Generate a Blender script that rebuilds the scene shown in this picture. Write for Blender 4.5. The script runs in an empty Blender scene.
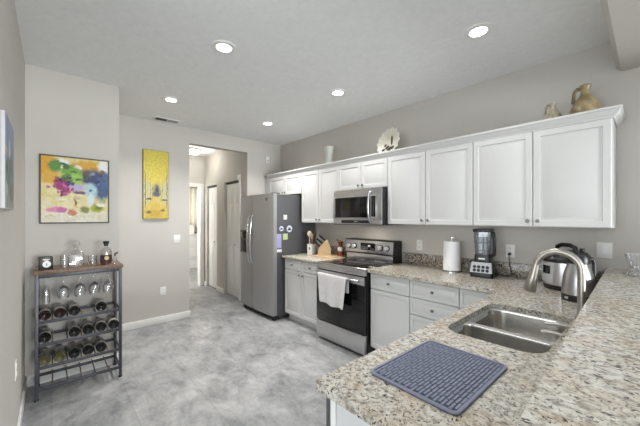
import bpy, bmesh, math, random
from mathutils import Vector, Matrix
random.seed(4)
PI = math.pi
S = bpy.context.scene
COL = S.collection

# ---------------------------------------------------------------- camera, world, light, exposure
cd = bpy.data.cameras.new('camera'); cam = bpy.data.objects.new('camera', cd); COL.objects.link(cam)
cam.location = (0, 0, 1.44)
cam.rotation_euler = (PI/2, 0, PI/2 - math.atan2(268, 298))   # looks between the cabinet run and the far wall
cam.rotation_euler[2] = math.atan2(0.7435, 0.6687)
cd.sensor_width = 36; cd.lens = 298/640*36; cd.shift_y = 5/640; cd.clip_start = 0.02
S.camera = cam
W = bpy.data.worlds.new('world'); S.world = W; W.use_nodes = True
bg = W.node_tree.nodes['Background']; bg.inputs[0].default_value = (0.86, 0.93, 1, 1); bg.inputs[1].default_value = 0.8
S.view_settings.view_transform = 'Standard'; S.view_settings.look = 'None'
S.view_settings.gamma = 1; S.view_settings.use_curve_mapping = False
S.view_settings.exposure = 0.0
S.cycles.use_denoising = True
S.cycles.max_bounces = 10; S.cycles.diffuse_bounces = 6; S.cycles.glossy_bounces = 4
S.cycles.transparent_max_bounces = 24; S.cycles.sample_clamp_indirect = 6
S.cycles.caustics_reflective = False; S.cycles.caustics_refractive = False
def area(name, loc, rot, sx, sy, power, color=(1, 1, 1)):
    l = bpy.data.lights.new(name, 'AREA'); l.shape = 'RECTANGLE'; l.size = sx; l.size_y = sy
    l.energy = power; l.color = color
    o = bpy.data.objects.new(name, l); COL.objects.link(o); o.location = loc; o.rotation_euler = rot
    return o
DAY = (0.93, 0.975, 1.0)
area('daylight_living_room_window', (7.05, 1.7, 1.45), (0, PI/2+.36, 0), 2.0, 2.3, 610, DAY)      # through the living room windows, facing -X
area('daylight_patio_door', (-0.2, -3.95, 1.35), (PI/2-.22, 0, 0), 4.4, 2.3, 118, DAY)    # through the glazed patio door, facing +Y
area('bedroom_fill_light', (-7.1, .8, 1.5), (PI/2, 0, .6), 1.6, 1.5, 130, (1, .98, .92))  # unseen fill added to brighten the end room and spill into the hall
LAMP_W = 5.5     # mid lamps; the pair by the far wall burns brighter, the pair by the bar dimmer

# ---------------------------------------------------------------- materials
def lin(c):
    return tuple(((v/255)/12.92 if v/255 <= .04045 else ((v/255+.055)/1.055)**2.4) for v in c) + (1,)
class NT:
    def __init__(s, name):
        s.m = bpy.data.materials.new(name); s.m.use_nodes = True
        s.t = s.m.node_tree; s.b = s.t.nodes['Principled BSDF']
    def n(s, typ, **kw):
        x = s.t.nodes.new(typ)
        for k, v in kw.items(): setattr(x, k, v)
        return x
    def l(s, a, b): s.t.links.new(a, b)
    def coord(s, scale=(1, 1, 1), rot=(0, 0, 0)):
        c = s.n('ShaderNodeTexCoord'); mp = s.n('ShaderNodeMapping')
        mp.inputs['Scale'].default_value = scale; mp.inputs['Rotation'].default_value = rot
        s.l(c.outputs['Object'], mp.inputs[0]); return mp.outputs[0]
    def noise(s, vec, scale, detail=3, rough=.5, dist=0):
        x = s.n('ShaderNodeTexNoise'); x.inputs['Scale'].default_value = scale; x.inputs['Detail'].default_value = detail
        x.inputs['Roughness'].default_value = rough; x.inputs['Distortion'].default_value = dist
        s.l(vec, x.inputs['Vector']); return x.outputs[0]
    def ramp(s, fac, stops, interp='LINEAR'):
        r = s.n('ShaderNodeValToRGB'); e = r.color_ramp; e.interpolation = interp
        while len(e.elements) < len(stops): e.elements.new(.5)
        for el, (p, c) in zip(e.elements, stops):
            el.position = p; el.color = c if len(c) == 4 else lin(c)
        s.l(fac, r.inputs[0]); return r.outputs[0]
    def mix(s, fac, a, b, mode='MIX'):
        x = s.n('ShaderNodeMix', data_type='RGBA', blend_type=mode)
        for sock, v in ((x.inputs[0], fac), (x.inputs[6], a), (x.inputs[7], b)):
            if hasattr(v, 'links'): s.l(v, sock)
            else: sock.default_value = v
        return x.outputs[2]
    def bump(s, h, strength=.2, dist=.002):
        b = s.n('ShaderNodeBump'); b.inputs['Strength'].default_value = strength; b.inputs['Distance'].default_value = dist
        s.l(h, b.inputs['Height']); s.l(b.outputs[0], s.b.inputs['Normal'])
    def set(s, color=None, rough=None, metal=None, **kw):
        if color is not None:
            if hasattr(color, 'links'): s.l(color, s.b.inputs['Base Color'])
            else: s.b.inputs['Base Color'].default_value = color
        if rough is not None: s.b.inputs['Roughness'].default_value = rough
        if metal is not None: s.b.inputs['Metallic'].default_value = metal
        for k, v in kw.items(): s.b.inputs[k.replace('_', ' ')].default_value = v
        return s.m
def plain(name, rgb, rough=.5, metal=0, var=.04, scale=18, bump=0, bscale=300, **kw):
    t = NT(name); v = t.coord(); n = t.noise(v, scale, 3)
    c = lin(rgb); lo = tuple(x*(1-var) for x in c[:3])+(1,); hi = tuple(min(1, x*(1+var)) for x in c[:3])+(1,)
    m = t.set(t.ramp(n, [(.3, lo), (.7, hi)]), rough, metal, **kw)
    if bump: t.bump(t.noise(v, bscale, 2), bump)
    return m
def brushed(name, rgb, rough=.3, scale=(2, 2, 250), metal=1):
    t = NT(name); n = t.noise(t.coord(scale), 6, 3)
    c = lin(rgb); m = t.set(t.ramp(n, [(.25, tuple(x*.9 for x in c[:3])+(1,)), (.75, c)]), rough, metal)
    t.bump(n, .04, .0005); return m
def glassy(name, tint=(1, 1, 1), gloss=.12, rough=.02):
    m = bpy.data.materials.new(name); m.use_nodes = True; t = m.node_tree; t.nodes.remove(t.nodes['Principled BSDF'])
    a = t.nodes.new('ShaderNodeBsdfTransparent'); a.inputs[0].default_value = tint+(1,)
    g = t.nodes.new('ShaderNodeBsdfGlossy'); g.inputs['Roughness'].default_value = rough
    lw = t.nodes.new('ShaderNodeLayerWeight'); lw.inputs[0].default_value = .35
    ma = t.nodes.new('ShaderNodeMath'); ma.operation = 'MULTIPLY_ADD'; ma.inputs[1].default_value = .5; ma.inputs[2].default_value = gloss
    mx = t.nodes.new('ShaderNodeMixShader')
    t.links.new(lw.outputs['Facing'], ma.inputs[0]); t.links.new(ma.outputs[0], mx.inputs[0])
    t.links.new(a.outputs[0], mx.inputs[1]); t.links.new(g.outputs[0], mx.inputs[2])
    t.links.new(mx.outputs[0], t.nodes['Material Output'].inputs[0]); return m
def emit(name, rgb, strength):
    t = NT(name); t.set((0.8, .8, .8, 1), .5); t.b.inputs['Emission Color'].default_value = lin(rgb); t.b.inputs['Emission Strength'].default_value = strength; return t.m
def wood(name, a, b, rough=.45, scale=(1, 12, 12)):
    t = NT(name); n = t.noise(t.coord(scale), 4, 6, .6, 1.2); m = t.set(t.ramp(n, [(.3, a), (.7, b)]), rough); t.bump(n, .1); return m

WALL = plain('wall_paint', (196, 192, 186), .75, var=.015, scale=3, bump=.05, bscale=220)
CEIL = NT('ceiling_texture')
_v = CEIL.coord(); _n = CEIL.noise(_v, 26, 4, .6); CEIL.set(CEIL.ramp(_n, [(.3, (235, 237, 238)), (.7, (243, 244, 244))]), .9)
CEIL.bump(_n, .35, .006); CEIL = CEIL.m
TRIM = plain('trim_white', (236, 235, 232), .4, var=.01)
CABW = plain('cabinet_white', (209, 209, 208), .38, var=.008, scale=5)
def floor_mat():
    t = NT('marbled_vinyl_tile'); v = t.coord()
    big = t.noise(v, 1.9, 6, .62, .8); vein = t.noise(t.coord((1, 1.7, 1), (0, 0, .5)), 4.6, 9, .7, .5); fine = t.noise(v, 26, 5, .65, .6)
    c1 = t.ramp(big, [(.40, (102, 104, 107)), (.5, (156, 157, 158)), (.60, (190, 190, 190))])
    c2 = t.ramp(vein, [(.36, (88, 91, 94)), (.46, (146, 147, 149)), (.56, (176, 176, 176)), (.68, (208, 208, 208))])
    c = t.mix(.55, c1, c2); c = t.mix(.25, c, t.ramp(fine, [(.3, (138, 140, 143)), (.7, (200, 200, 200))]))
    br = t.n('ShaderNodeTexBrick'); br.inputs['Scale'].default_value = 1; br.inputs['Mortar Size'].default_value = .003
    br.inputs['Brick Width'].default_value = .61; br.inputs['Row Height'].default_value = .46; br.inputs['Mortar Smooth'].default_value = .4
    br.inputs['Color1'].default_value = (1, 1, 1, 1); br.inputs['Color2'].default_value = (.80, .81, .82, 1); br.inputs['Mortar'].default_value = (.7, .7, .71, 1)
    t.l(v, br.inputs['Vector']); c = t.mix(.9, c, br.outputs[0], 'MULTIPLY')
    t.set(c, .32); t.bump(vein, .05, .002); return t.m
FLOOR = floor_mat()
def granite(name, k=1.0, stretch=(1, 1, 1), rot=0, dark=0.0):
    t = NT(name); v = t.coord(stretch, (0, 0, rot))
    a = t.noise(v, 48*k, 5, .62, .3); b = t.noise(v, 105*k, 3, .6, .2); g = t.noise(v, 9*k, 4, .6, .5); d = t.noise(v, 78*k, 4, .7, .8); e = t.noise(v, 40*k, 4, .65, .6)
    base = t.ramp(a, [(.32+dark, (134, 128, 120)), (.42+dark, (172, 166, 156)), (.51+dark, (204, 199, 188)), (.66+dark, (222, 219, 211))])
    tan = t.ramp(g, [(.46, (0, 0, 0)), (.66, (255, 255, 255))])
    c = t.mix(tan, base, t.mix(.38, base, lin((182, 154, 112))))
    gry = t.ramp(d, [(.37+dark, (255, 255, 255)), (.43+dark, (0, 0, 0))]); c = t.mix(gry, c, lin((110, 104, 98)))
    drk = t.ramp(e, [(.33+dark, (255, 255, 255)), (.38+dark, (0, 0, 0))]); c = t.mix(drk, c, lin((84, 75, 66)))
    blk = t.ramp(b, [(.355+dark, (255, 255, 255)), (.40+dark, (0, 0, 0))]); c = t.mix(blk, c, lin((42, 39, 38)))
    return t.set(c, .14)
GRAN = granite('granite_speckled'); GRANBAR = granite('granite_streaked', .8, (1, 1.3, 1), .6)
STEEL = brushed('brushed_steel', (182, 182, 184), .3)
STEELH = brushed('brushed_steel_horizontal', (208, 208, 210), .28, (250, 2, 2))
FRIDGE = brushed('fridge_steel', (192, 192, 194), .5, (2, 250, 250))
SINKM = brushed('sink_steel', (214, 212, 208), .24, (3, 120, 3))
NICKEL = brushed('brushed_nickel', (176, 171, 163), .36, (60, 60, 2))
PEWTER = plain('pewter_knob', (128, 126, 122), .45, .6)
CHROME = plain('polished_chrome', (210, 210, 212), .12, 1)
FSIDE = plain('charcoal_side', (82, 82, 85), .5, var=.03, bump=.1, bscale=500)
BLACK = plain('black_plastic', (24, 24, 26), .35)
DARK = plain('dark_grey_plastic', (62, 63, 66), .45)
BGLASS = plain('black_glass', (10, 10, 12), .06)
WHITEP = plain('white_plastic', (232, 231, 228), .4, var=.01)
GREYM = plain('grey_metal_tube', (76, 77, 83), .42, .35)
RUST = wood('rustic_board', (82, 62, 50), (138, 112, 92), .5, (14, 1.5, 14))
LWOOD = wood('light_wood', (178, 150, 110), (206, 182, 144), .5)
MWOOD = wood('spoon_wood', (150, 112, 74), (206, 176, 138), .55)
GLASS = glassy('clear_glass', (.975, .98, .985), .2, .05)
CRYST = glassy('cut_crystal', (.975, .98, .985), .14, .06)
FABRIC = plain('towel_cloth', (206, 204, 204), .95, var=.05, scale=40, bump=.4, bscale=400)
PAPER = plain('paper_white', (240, 240, 240), .9, var=.02, bump=.3, bscale=160)
GAP = plain('shadow_gap_dark', (70, 68, 66), .8)

# ---------------------------------------------------------------- mesh helpers
class G:
    def __init__(s): s.bm = bmesh.new()
    def box(s, x0, x1, y0, y1, z0, z1, bev=0, seg=2):
        r = bmesh.ops.create_cube(s.bm, size=1); vs = r['verts']
        for v in vs: v.co = Vector(((x0+x1)/2+v.co.x*(x1-x0), (y0+y1)/2+v.co.y*(y1-y0), (z0+z1)/2+v.co.z*(z1-z0)))
        if bev:
            es = list({e for v in vs for e in v.link_edges})
            bmesh.ops.bevel(s.bm, geom=es, offset=bev, segments=seg, affect='EDGES', profile=.5)
        return s
    def cyl(s, p0, p1, r0, r1=None, seg=20, cap=True):
        p0 = Vector(p0); p1 = Vector(p1); d = p1-p0; r1 = r0 if r1 is None else r1
        q = d.to_track_quat('Z', 'Y').to_matrix().to_4x4()
        bmesh.ops.create_cone(s.bm, cap_ends=cap, segments=seg, radius1=r0, radius2=r1, depth=d.length, matrix=Matrix.Translation((p0+p1)/2) @ q)
        return s
    def lathe(s, prof, c=(0, 0, 0), seg=28, M=None, ripple=None):
        rings = []
        for r, z in prof:
            if r < 1e-5: rings.append([s.bm.verts.new((0, 0, z))])
            else:
                rr = []
                for k in range(seg):
                    a = 2*PI*k/seg; f = 1 if not ripple else 1+ripple[1]*math.cos(ripple[0]*a)
                    rr.append(s.bm.verts.new((r*f*math.cos(a), r*f*math.sin(a), z)))
                rings.append(rr)
        for A, B in zip(rings, rings[1:]):
            for k in range(seg):
                a, a2 = A[k % len(A)], A[(k+1) % len(A)]; b, b2 = B[k % len(B)], B[(k+1) % len(B)]
                f = []
                for v in (a, a2, b2, b):
                    if v not in f: f.append(v)
                if len(f) > 2: s.bm.faces.new(f)
        T = Matrix.Translation(c) @ (M if M else Matrix.Identity(4))
        for rr in rings:
            for v in rr: v.co = T @ v.co
        return s
    def tube(s, pts, r, seg=10, cap=True):
        pts = [Vector(p) for p in pts]; n = len(pts); rs = r if isinstance(r, (list, tuple)) else [r]*n
        up = None; rings = []
        for i, p in enumerate(pts):
            t = (pts[min(i+1, n-1)]-pts[max(i-1, 0)]).normalized()
            if up is None: up = t.orthogonal().normalized()
            up = (up - t*up.dot(t)).normalized(); w = t.cross(up)
            rings.append([s.bm.verts.new(p+(up*math.cos(2*PI*k/seg)+w*math.sin(2*PI*k/seg))*rs[i]) for k in range(seg)])
        for A, B in zip(rings, rings[1:]):
            for k in range(seg): s.bm.faces.new((A[k], A[(k+1) % seg], B[(k+1) % seg], B[k]))
        if cap: s.bm.faces.new(rings[0][::-1]); s.bm.faces.new(rings[-1])
        return s
    def loft(s, loops, cap0=False, cap1=False, closed=True):
        R = [[s.bm.verts.new(p) for p in L] for L in loops]; n = len(R[0])
        for A, B in zip(R, R[1:]):
            for k in range(n if closed else n-1): s.bm.faces.new((A[k], A[(k+1) % n], B[(k+1) % n], B[k]))
        if cap0: s.bm.faces.new(R[0][::-1])
        if cap1: s.bm.faces.new(R[-1])
        return s
    def plate(s, outer, holes, z0, z1):
        """flat slab between z0 and z1 with holes (lists of xy)"""
        for z, flip in ((z1, False), (z0, True)):
            es = []
            for L in [outer]+holes:
                vs = [s.bm.verts.new((x, y, z)) for x, y in L]
                es += [s.bm.edges.new((vs[k], vs[(k+1) % len(vs)])) for k in range(len(vs))]
            r = bmesh.ops.triangle_fill(s.bm, use_beauty=True, use_dissolve=False, edges=es)
        for L in [outer]+holes:
            a = [s.bm.verts.new((x, y, z0)) for x, y in L]; b = [s.bm.verts.new((x, y, z1)) for x, y in L]
            for k in range(len(L)): s.bm.faces.new((a[k], a[(k+1) % len(L)], b[(k+1) % len(L)], b[k]))
        bmesh.ops.remove_doubles(s.bm, verts=s.bm.verts, dist=1e-5)
        return s
    def panel(s, x0, x1, z0, z1, yf, t=.02, stile=.055, raised=True):
        """cabinet door or drawer front facing -Y, front plane at yf"""
        b2 = bmesh.new(); r = bmesh.ops.create_cube(b2, size=1)
        for v in r['verts']: v.co = Vector(((x0+x1)/2+v.co.x*(x1-x0), yf+t/2+v.co.y*t, (z0+z1)/2+v.co.z*(z1-z0)))
        bmesh.ops.bevel(b2, geom=list(b2.edges), offset=.003, segments=1, affect='EDGES')
        f = max((f for f in b2.faces if f.normal.y < -.9), key=lambda f: f.calc_area())
        m = min(x1-x0, z1-z0); st = min(stile, m*.22)
        bmesh.ops.inset_region(b2, faces=[f], thickness=st, depth=0)
        bmesh.ops.inset_region(b2, faces=[f], thickness=min(.005, m*.03), depth=-.008)
        bmesh.ops.inset_region(b2, faces=[f], thickness=min(.005, m*.03), depth=0)
        if raised: bmesh.ops.inset_region(b2, faces=[f], thickness=min(.034, m*.12), depth=.0075)
        me = bpy.data.meshes.new('t'); b2.to_mesh(me); b2.free(); s.bm.from_mesh(me); bpy.data.meshes.remove(me)
        return s
    def move(s, M):
        bmesh.ops.transform(s.bm, matrix=M, verts=s.bm.verts); return s
    def build(s, name, mat, parent=None, smooth=35, loc=None):
        bmesh.ops.recalc_face_normals(s.bm, faces=s.bm.faces)
        me = bpy.data.meshes.new(name); s.bm.to_mesh(me); s.bm.free()
        for p in me.polygons: p.use_smooth = True
        me.set_sharp_from_angle(angle=math.radians(smooth))
        for m in (mat if isinstance(mat, (list, tuple)) else [mat]): me.materials.append(m)
        o = bpy.data.objects.new(name, me); COL.objects.link(o)
        if parent: o.parent = parent
        if loc: o.location = loc
        return o
def tag(o, label, cat, group=None):
    o['label'] = label; o['category'] = cat
    if group: o['group'] = group
    return o
def thing(name, label, cat, loc, rotz=0, group=None):
    o = bpy.data.objects.new(name, None); COL.objects.link(o); o.location = loc; o.rotation_euler = (0, 0, rotz); o.empty_display_size = .05
    return tag(o, label, cat, group)
def dup(src, loc, label, rotz=None):
    c = src.copy(); COL.objects.link(c); c.location = loc; c['label'] = label
    if rotz is not None: c.rotation_euler = (0, 0, rotz)
    for ch in list(src.children):
        d = ch.copy(); COL.objects.link(d); d.parent = c
        for g in list(ch.children):
            e = g.copy(); COL.objects.link(e); e.parent = d
    return c
def struct(name, g, mat): 
    o = g.build(name, mat); o['kind'] = 'structure'; return o
def rrect(x0, x1, y0, y1, r, n=6, rb=None):
    P = []; q = (r, r, r, r) if rb is None else rb
    for cx, cy, a0, r in ((x1-q[0], y1-q[0], 0, q[0]), (x0+q[1], y1-q[1], PI/2, q[1]), (x0+q[2], y0+q[2], PI, q[2]), (x1-q[3], y0+q[3], 1.5*PI, q[3])):
        for k in range(n+1):
            a = a0+PI/2*k/n; P.append((cx+r*math.cos(a), cy+r*math.sin(a)))
    return P

# ---------------------------------------------------------------- setting
CZ = 2.75
YB = 3.08           # cabinet wall face
XP, XF, YL = -3.56, -4.49, -0.17
struct('floor', G().box(-9, 7.2, -4.1, 3.8, -.1, 0), FLOOR)
struct('ceiling', G().box(-9, 7.2, -4.1, 3.8, CZ, CZ+.1), CEIL)
struct('wall_back', G().box(-4.61, 7.2, YB, YB+.12, 0, CZ), WALL)
struct('wall_left', G().box(-3.68, -1.75, YL-.12, YL, 0, CZ), WALL)
struct('wall_picture', G().box(XP-.12, XP, YL, .50, 0, CZ).box(XF-.12, XP-.12, .38, .50, 0, CZ), WALL)
struct('wall_far', G().box(XF-.12, XF, .5, 1.485, 0, CZ).box(XF-.12, XF, 2.415, YB, 0, CZ).box(XF-.12, XF, 1.485, 2.415, 2.53, CZ), WALL)
HX = -6.40
# hallway and the room at its end
struct('wall_hall_left', G().box(HX, XF-.12, 1.05, 1.17, 0, CZ), WALL)
DR = [(-6.28, -5.76), (-5.42, -4.80)]; DH = 2.08
g = G(); xs = [HX-.12]+[v for d in DR for v in d]+[XF-.12]
for k in range(0, len(xs), 2): g.box(xs[k], xs[k+1], 2.43, 2.55, 0, CZ)
for a, b in DR: g.box(a, b, 2.43, 2.55, DH+.03, CZ)
struct('wall_hall_right', g, WALL)
struct('wall_hall_end', G().box(HX-.12, HX, 2.345, 2.43, 0, CZ).box(HX-.12, HX, 1.17, 1.45, 0, CZ).box(HX-.12, HX, 1.45, 2.345, 2.10, CZ), WALL)
struct('trim_1', G().box(HX, HX+.018, 2.335, 2.412, 0, 2.17, .004).box(HX, HX+.018, 1.39, 2.335, 2.09, 2.17, .004).box(HX-.13, HX, 2.33, 2.346, 0, 2.1), TRIM)
struct('wall_bedroom', G().box(-9, -8.88, .6, 3.8, 0, CZ).box(-8.88, HX-.12, 3.6, 3.72, 0, CZ).box(-8.88, HX-.12, .6, .72, 0, CZ).box(HX-.12, HX, .6, 1.17, 0, CZ).box(HX-.12, HX, 2.55, 3.6, 0, CZ), WALL)
for i, (a, b) in enumerate(DR):
    t = bpy.data.objects.new('door_%d' % (i+1), None); COL.objects.link(t); t.location = (a, 2.47, 0); t['kind'] = 'structure'
    w = b-a; g = G(); hw = w/2
    for k in range(2):
        x0 = k*hw+.004; x1 = (k+1)*hw-.002
        g.box(x0, x1, .006, .034, .015, DH-.01, .002)
        for z0, z1 in ((.22, .90), (1.02, 1.62), (1.72, 1.96)): g.box(x0+.06, x1-.06, .001, .012, z0, z1, .004)
    g.build('door_leaf', TRIM, t)
    G().box(.002, w-.002, -.005, .03, DH-.004, DH+.028).build('track', DARK, t)
    G().cyl((hw+.05, -.02, .95), (hw+.05, .004, .95), .014).build('knob', STEEL, t)
struct('trim_2', G().box(-4.84, -4.74, 2.412, 2.43, 2.10, 2.19, .004).box(-4.80, -4.74, 2.412, 2.43, 0, 2.10, .004), TRIM)
BB = .095
def base(name, *bs):
    g = G()
    for b in bs: g.box(*b, 0, BB, .004)
    struct(name, g, TRIM)
base('baseboard_left', (XP, -1.75, YL, YL+.014))
base('baseboard_picture', (XP, XP+.014, YL+.014, .5), (XF, XP+.014, .5, .514))
base('baseboard_far', (XF, XF+.014, .514, 1.485), (XF-.12, XF+.014, 1.485, 1.499))
base('baseboard_hall', (-5.76, -5.42, 2.414, 2.43), (HX+.02, -6.28, 2.414, 2.43), (-4.74, XF-.12, 2.414, 2.43))
# dropped header above the bar
b = G(); b.loft([[(-.17, y, 2.53), (-.145, y, 2.505), (.2, y, 2.505), (.2, y, CZ), (-.17, y, CZ)] for y in (-3.98, YB)], True, True)
struct('wall_header', b, WALL)
struct('wall_bar', G().box(-.115, .03, .70, YB, 0, 1.034), WALL)
struct('wall_light_block', G().box(.75, .87, 2.74, YB, 0, CZ), WALL)  # unseen, added to keep grazing window light off the back wall
# living room side behind the camera: walls with window openings
struct('wall_right', G().box(7.1, 7.2, -4, .5, 0, CZ).box(7.1, 7.2, 2.9, YB, 0, CZ).box(7.1, 7.2, 0.5, 2.9, 0, .4).box(7.1, 7.2, 0.5, 2.9, 2.5, CZ), WALL)
struct('wall_rear', G().box(-4.4, -2.5, -4.1, -4, 0, CZ).box(2.1, 7.2, -4.1, -4, 0, CZ).box(-2.5, 2.1, -4.1, -4, 2.5, CZ).box(-4.4, -4.28, -4, YL-.12, 0, CZ).box(-4.28, -3.68, YL-.24, YL-.12, 0, CZ), WALL)
g = G()
for y in (.5, 1.66, 2.82): g.box(7.12, 7.17, y, y+.08, .4, 2.5)
for z in (.4, 2.42): g.box(7.12, 7.17, .5, 2.9, z, z+.08)
struct('window_1', g, TRIM)
g = G()
for x in (-2.5, -.24, 2.02): g.box(x, x+.08, -4.07, -4.02, 0, 2.5)
for z in (0, 2.42): g.box(-2.5, 2.1, -4.07, -4.02, z, z+.08)
struct('window_2', g, TRIM)

# ---------------------------------------------------------------- ceiling fixtures
LENS = emit('lamp_lens', (255, 250, 242), 14)
def downlight():
    t = thing('recessed_light', '', 'ceiling light', (0, 0, CZ), 0, 'recessed ceiling lights')
    G().lathe([(.054, -.001), (.058, -.009), (.090, -.006), (.092, 0)], seg=40).build('trim_ring', TRIM, t)
    G().lathe([(0, -.004), (.053, -.004), (.055, -.001)], seg=40).build('lens', LENS, t)
    l = bpy.data.lights.new('bulb', 'AREA'); l.shape = 'DISK'; l.size = .10; l.energy = LAMP_W; l.color = (1, .98, .95); l.spread = math.radians(125)
    o = bpy.data.objects.new('bulb', l); COL.objects.link(o); o.parent = t; o.location = (0, 0, -.016)
    return t
LP = [(-2.19, .98, 'round recessed light in the ceiling, large and nearest the picture wall side'), (-.81, 2.22, 'round recessed light in the ceiling closest to the dropped header over the bar'),
      (-2.19, 2.22, 'round recessed light in the ceiling in front of the microwave'), (-3.55, .98, 'round recessed light in the ceiling nearest the air vent'),
      (-3.55, 2.22, 'small round recessed light in the ceiling in front of the refrigerator'), (-.81, .98, 'round recessed light in the ceiling above the dish drying mat')]
d0 = downlight()
for k, (x, y, lb) in enumerate(LP):
    if k == 0: d0.location = (x, y, CZ); d0['label'] = lb
    else:
        dd = dup(d0, (x, y, CZ), lb)
        if True:
            for ch in dd.children:
                if ch.type == 'LIGHT': ch.data = ch.data.copy(); ch.data.energy = LAMP_W*((2.1 if y < 1 else 3.3) if x < -3 else 1.7 if x < -2 else .6)
t = thing('air_vent', 'small white slotted air vent in the ceiling by the far wall', 'vent', (-4.32, 1.14, CZ))
G().box(-.07, .07, -.16, .16, -.008, -.001, .003).build('frame', TRIM, t)
G().box(-.045, .045, -.135, .0, -.0115, -.008).build('slot', GAP, t)
G().box(-.045, .045, .01, .135, -.0105, -.008).build('damper', plain('vent_grey', (150, 150, 150), .5), t)
t = thing('hall_ceiling_lamp', 'round flush lamp glowing on the hallway ceiling', 'ceiling light', (-5.82, 2.0, CZ))
G().lathe([(.13, 0), (.135, -.02), (.12, -.03)], seg=32).build('base', WHITEP, t)
G().lathe([(.12, -.03), (.115, -.06), (.08, -.09), (0, -.10)], seg=32).build('shade', emit('hall_lamp_glow', (255, 240, 205), 5), t)
l = bpy.data.lights.new('bulb', 'POINT'); l.energy = 7.5; l.color = (1, .97, .88); l.shadow_soft_size = .1
o = bpy.data.objects.new('bulb', l); COL.objects.link(o); o.parent = t; o.location = (0, 0, -.2)

# ---------------------------------------------------------------- cabinets
def knob(p, parent):
    G().lathe([(0, .026), (.011, .025), (.0135, .019), (.008, .012), (.005, .006), (.006, 0)], p, 14, Matrix.Rotation(PI/2, 4, 'X')).build('knob', PEWTER, parent, 60)
def wall_cabinet(x0, x1, z0, z1, nd, label, knobs='pair', yf=2.74):
    t = thing('wall_cabinet', label, 'cabinet', ((x0+x1)/2, yf+.02, z0), 0, 'white wall cabinets')
    w = x1-x0; h = z1-z0; hx = w/2
    G().box(-hx+.0005, hx-.0005, 0, YB-.001-yf-.02, 0, h).build('body', CABW, t)
    dw = w/nd
    for k in range(nd):
        a = -hx+k*dw+.003; b_ = -hx+(k+1)*dw-.003
        d = G().panel(a, b_, .004, 2.10-z0, -.02, .0195).build('door', CABW, t)
        kx = b_-.03 if (k == 0 and nd == 2) else a+.03
        if knobs: knob((kx, -.02, .045), d)
    return t
wall_cabinet(-4.335, -3.455, 1.80, 2.13, 2, 'white two-door wall cabinet above the refrigerator')
wall_cabinet(-3.455, -2.70, 1.372, 2.13, 2, 'white two-door wall cabinet between refrigerator and microwave')
wall_cabinet(-2.70, -1.94, 1.785, 2.13, 2, 'short white two-door cabinet directly above the microwave')
wall_cabinet(-1.94, -1.045, 1.372, 2.13, 2, 'tall white two-door wall cabinet immediately right of the microwave')
wall_cabinet(-1.045, -.172, 1.372, 2.13, 2, 'white two-door wall cabinet at the bar end, under the stoneware jugs')
g = G(); L = []
for o_, z in ((0, 2.105), (.008, 2.105), (.012, 2.118), (.03, 2.135), (.036, 2.150), (.046, 2.155), (.046, 2.170), (0, 2.170)):
    L.append([(-4.40, 2.7595-o_, z), (-.1715+o_, 2.7595-o_, z), (-.1715+o_, YB-.001, z)])
L.append(L[0]); g.loft(L, closed=False)
for e in (0, 2): g.bm.faces.new([g.bm.verts.new(l[e]) for l in L[:-1]])
bmesh.ops.remove_doubles(g.bm, verts=g.bm.verts, dist=1e-5)
tag(g.build('crown_molding', CABW, None, 25), 'white crown molding running along the top of the wall cabinets', 'molding')
tag(G().box(-4.47, -4.336, 2.765, 3.07, 1.8, 2.13).build('filler_panel', CABW), 'narrow white filler beside the wall cabinet above the refrigerator', 'panel')

def base_cabinet(x0, x1, label, layout, yf=2.45):
    t = thing('base_cabinet', label, 'cabinet', ((x0+x1)/2, yf+.02, 0), 0, 'white base cabinets')
    w = x1-x0; hx = w/2; dp = YB-.001-yf-.02
    G().box(-hx+.0005, hx-.0005, 0, dp, .10, .883).box(-hx+.0005, hx-.0005, .06, dp, 0, .10).build('body', CABW, t)
    for kind, a, b_, z0, z1, kx in layout:
        d = G().panel(-hx+a*w+.003, -hx+b_*w-.003, z0, z1, -.02, .0195, .05).build(kind, CABW, t)
        if kx is not None:
            kz = (z0+z1)/2 if kind == 'drawer' else z1-.045
            knob((-hx+kx*w, -.02, kz), d)
    return t
base_cabinet(-3.47, -2.715, 'white base cabinet between refrigerator and stove', [('drawer', 0, .5, .73, .87, .25), ('drawer', .5, 1, .73, .87, .75), ('door', 0, .5, .115, .722, .455), ('door', .5, 1, .115, .722, .545)])
base_cabinet(-1.945, -1.49, 'white base cabinet with one drawer over a door, right of the stove', [('drawer', 0, 1, .718, .87, .5), ('door', 0, 1, .115, .708, None)])
base_cabinet(-1.49, -1.04, 'white base cabinet with a stack of four drawers', [('drawer', 0, 1, .718, .87, .5), ('drawer', 0, 1, .562, .71, .5), ('drawer', 0, 1, .34, .554, .5), ('drawer', 0, 1, .115, .332, .5)])
base_cabinet(-1.04, -.73, 'white base cabinet tucked into the corner behind the peninsula', [('drawer', 0, 1, .718, .87, None), ('door', 0, 1, .115, .708, None)])

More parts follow.
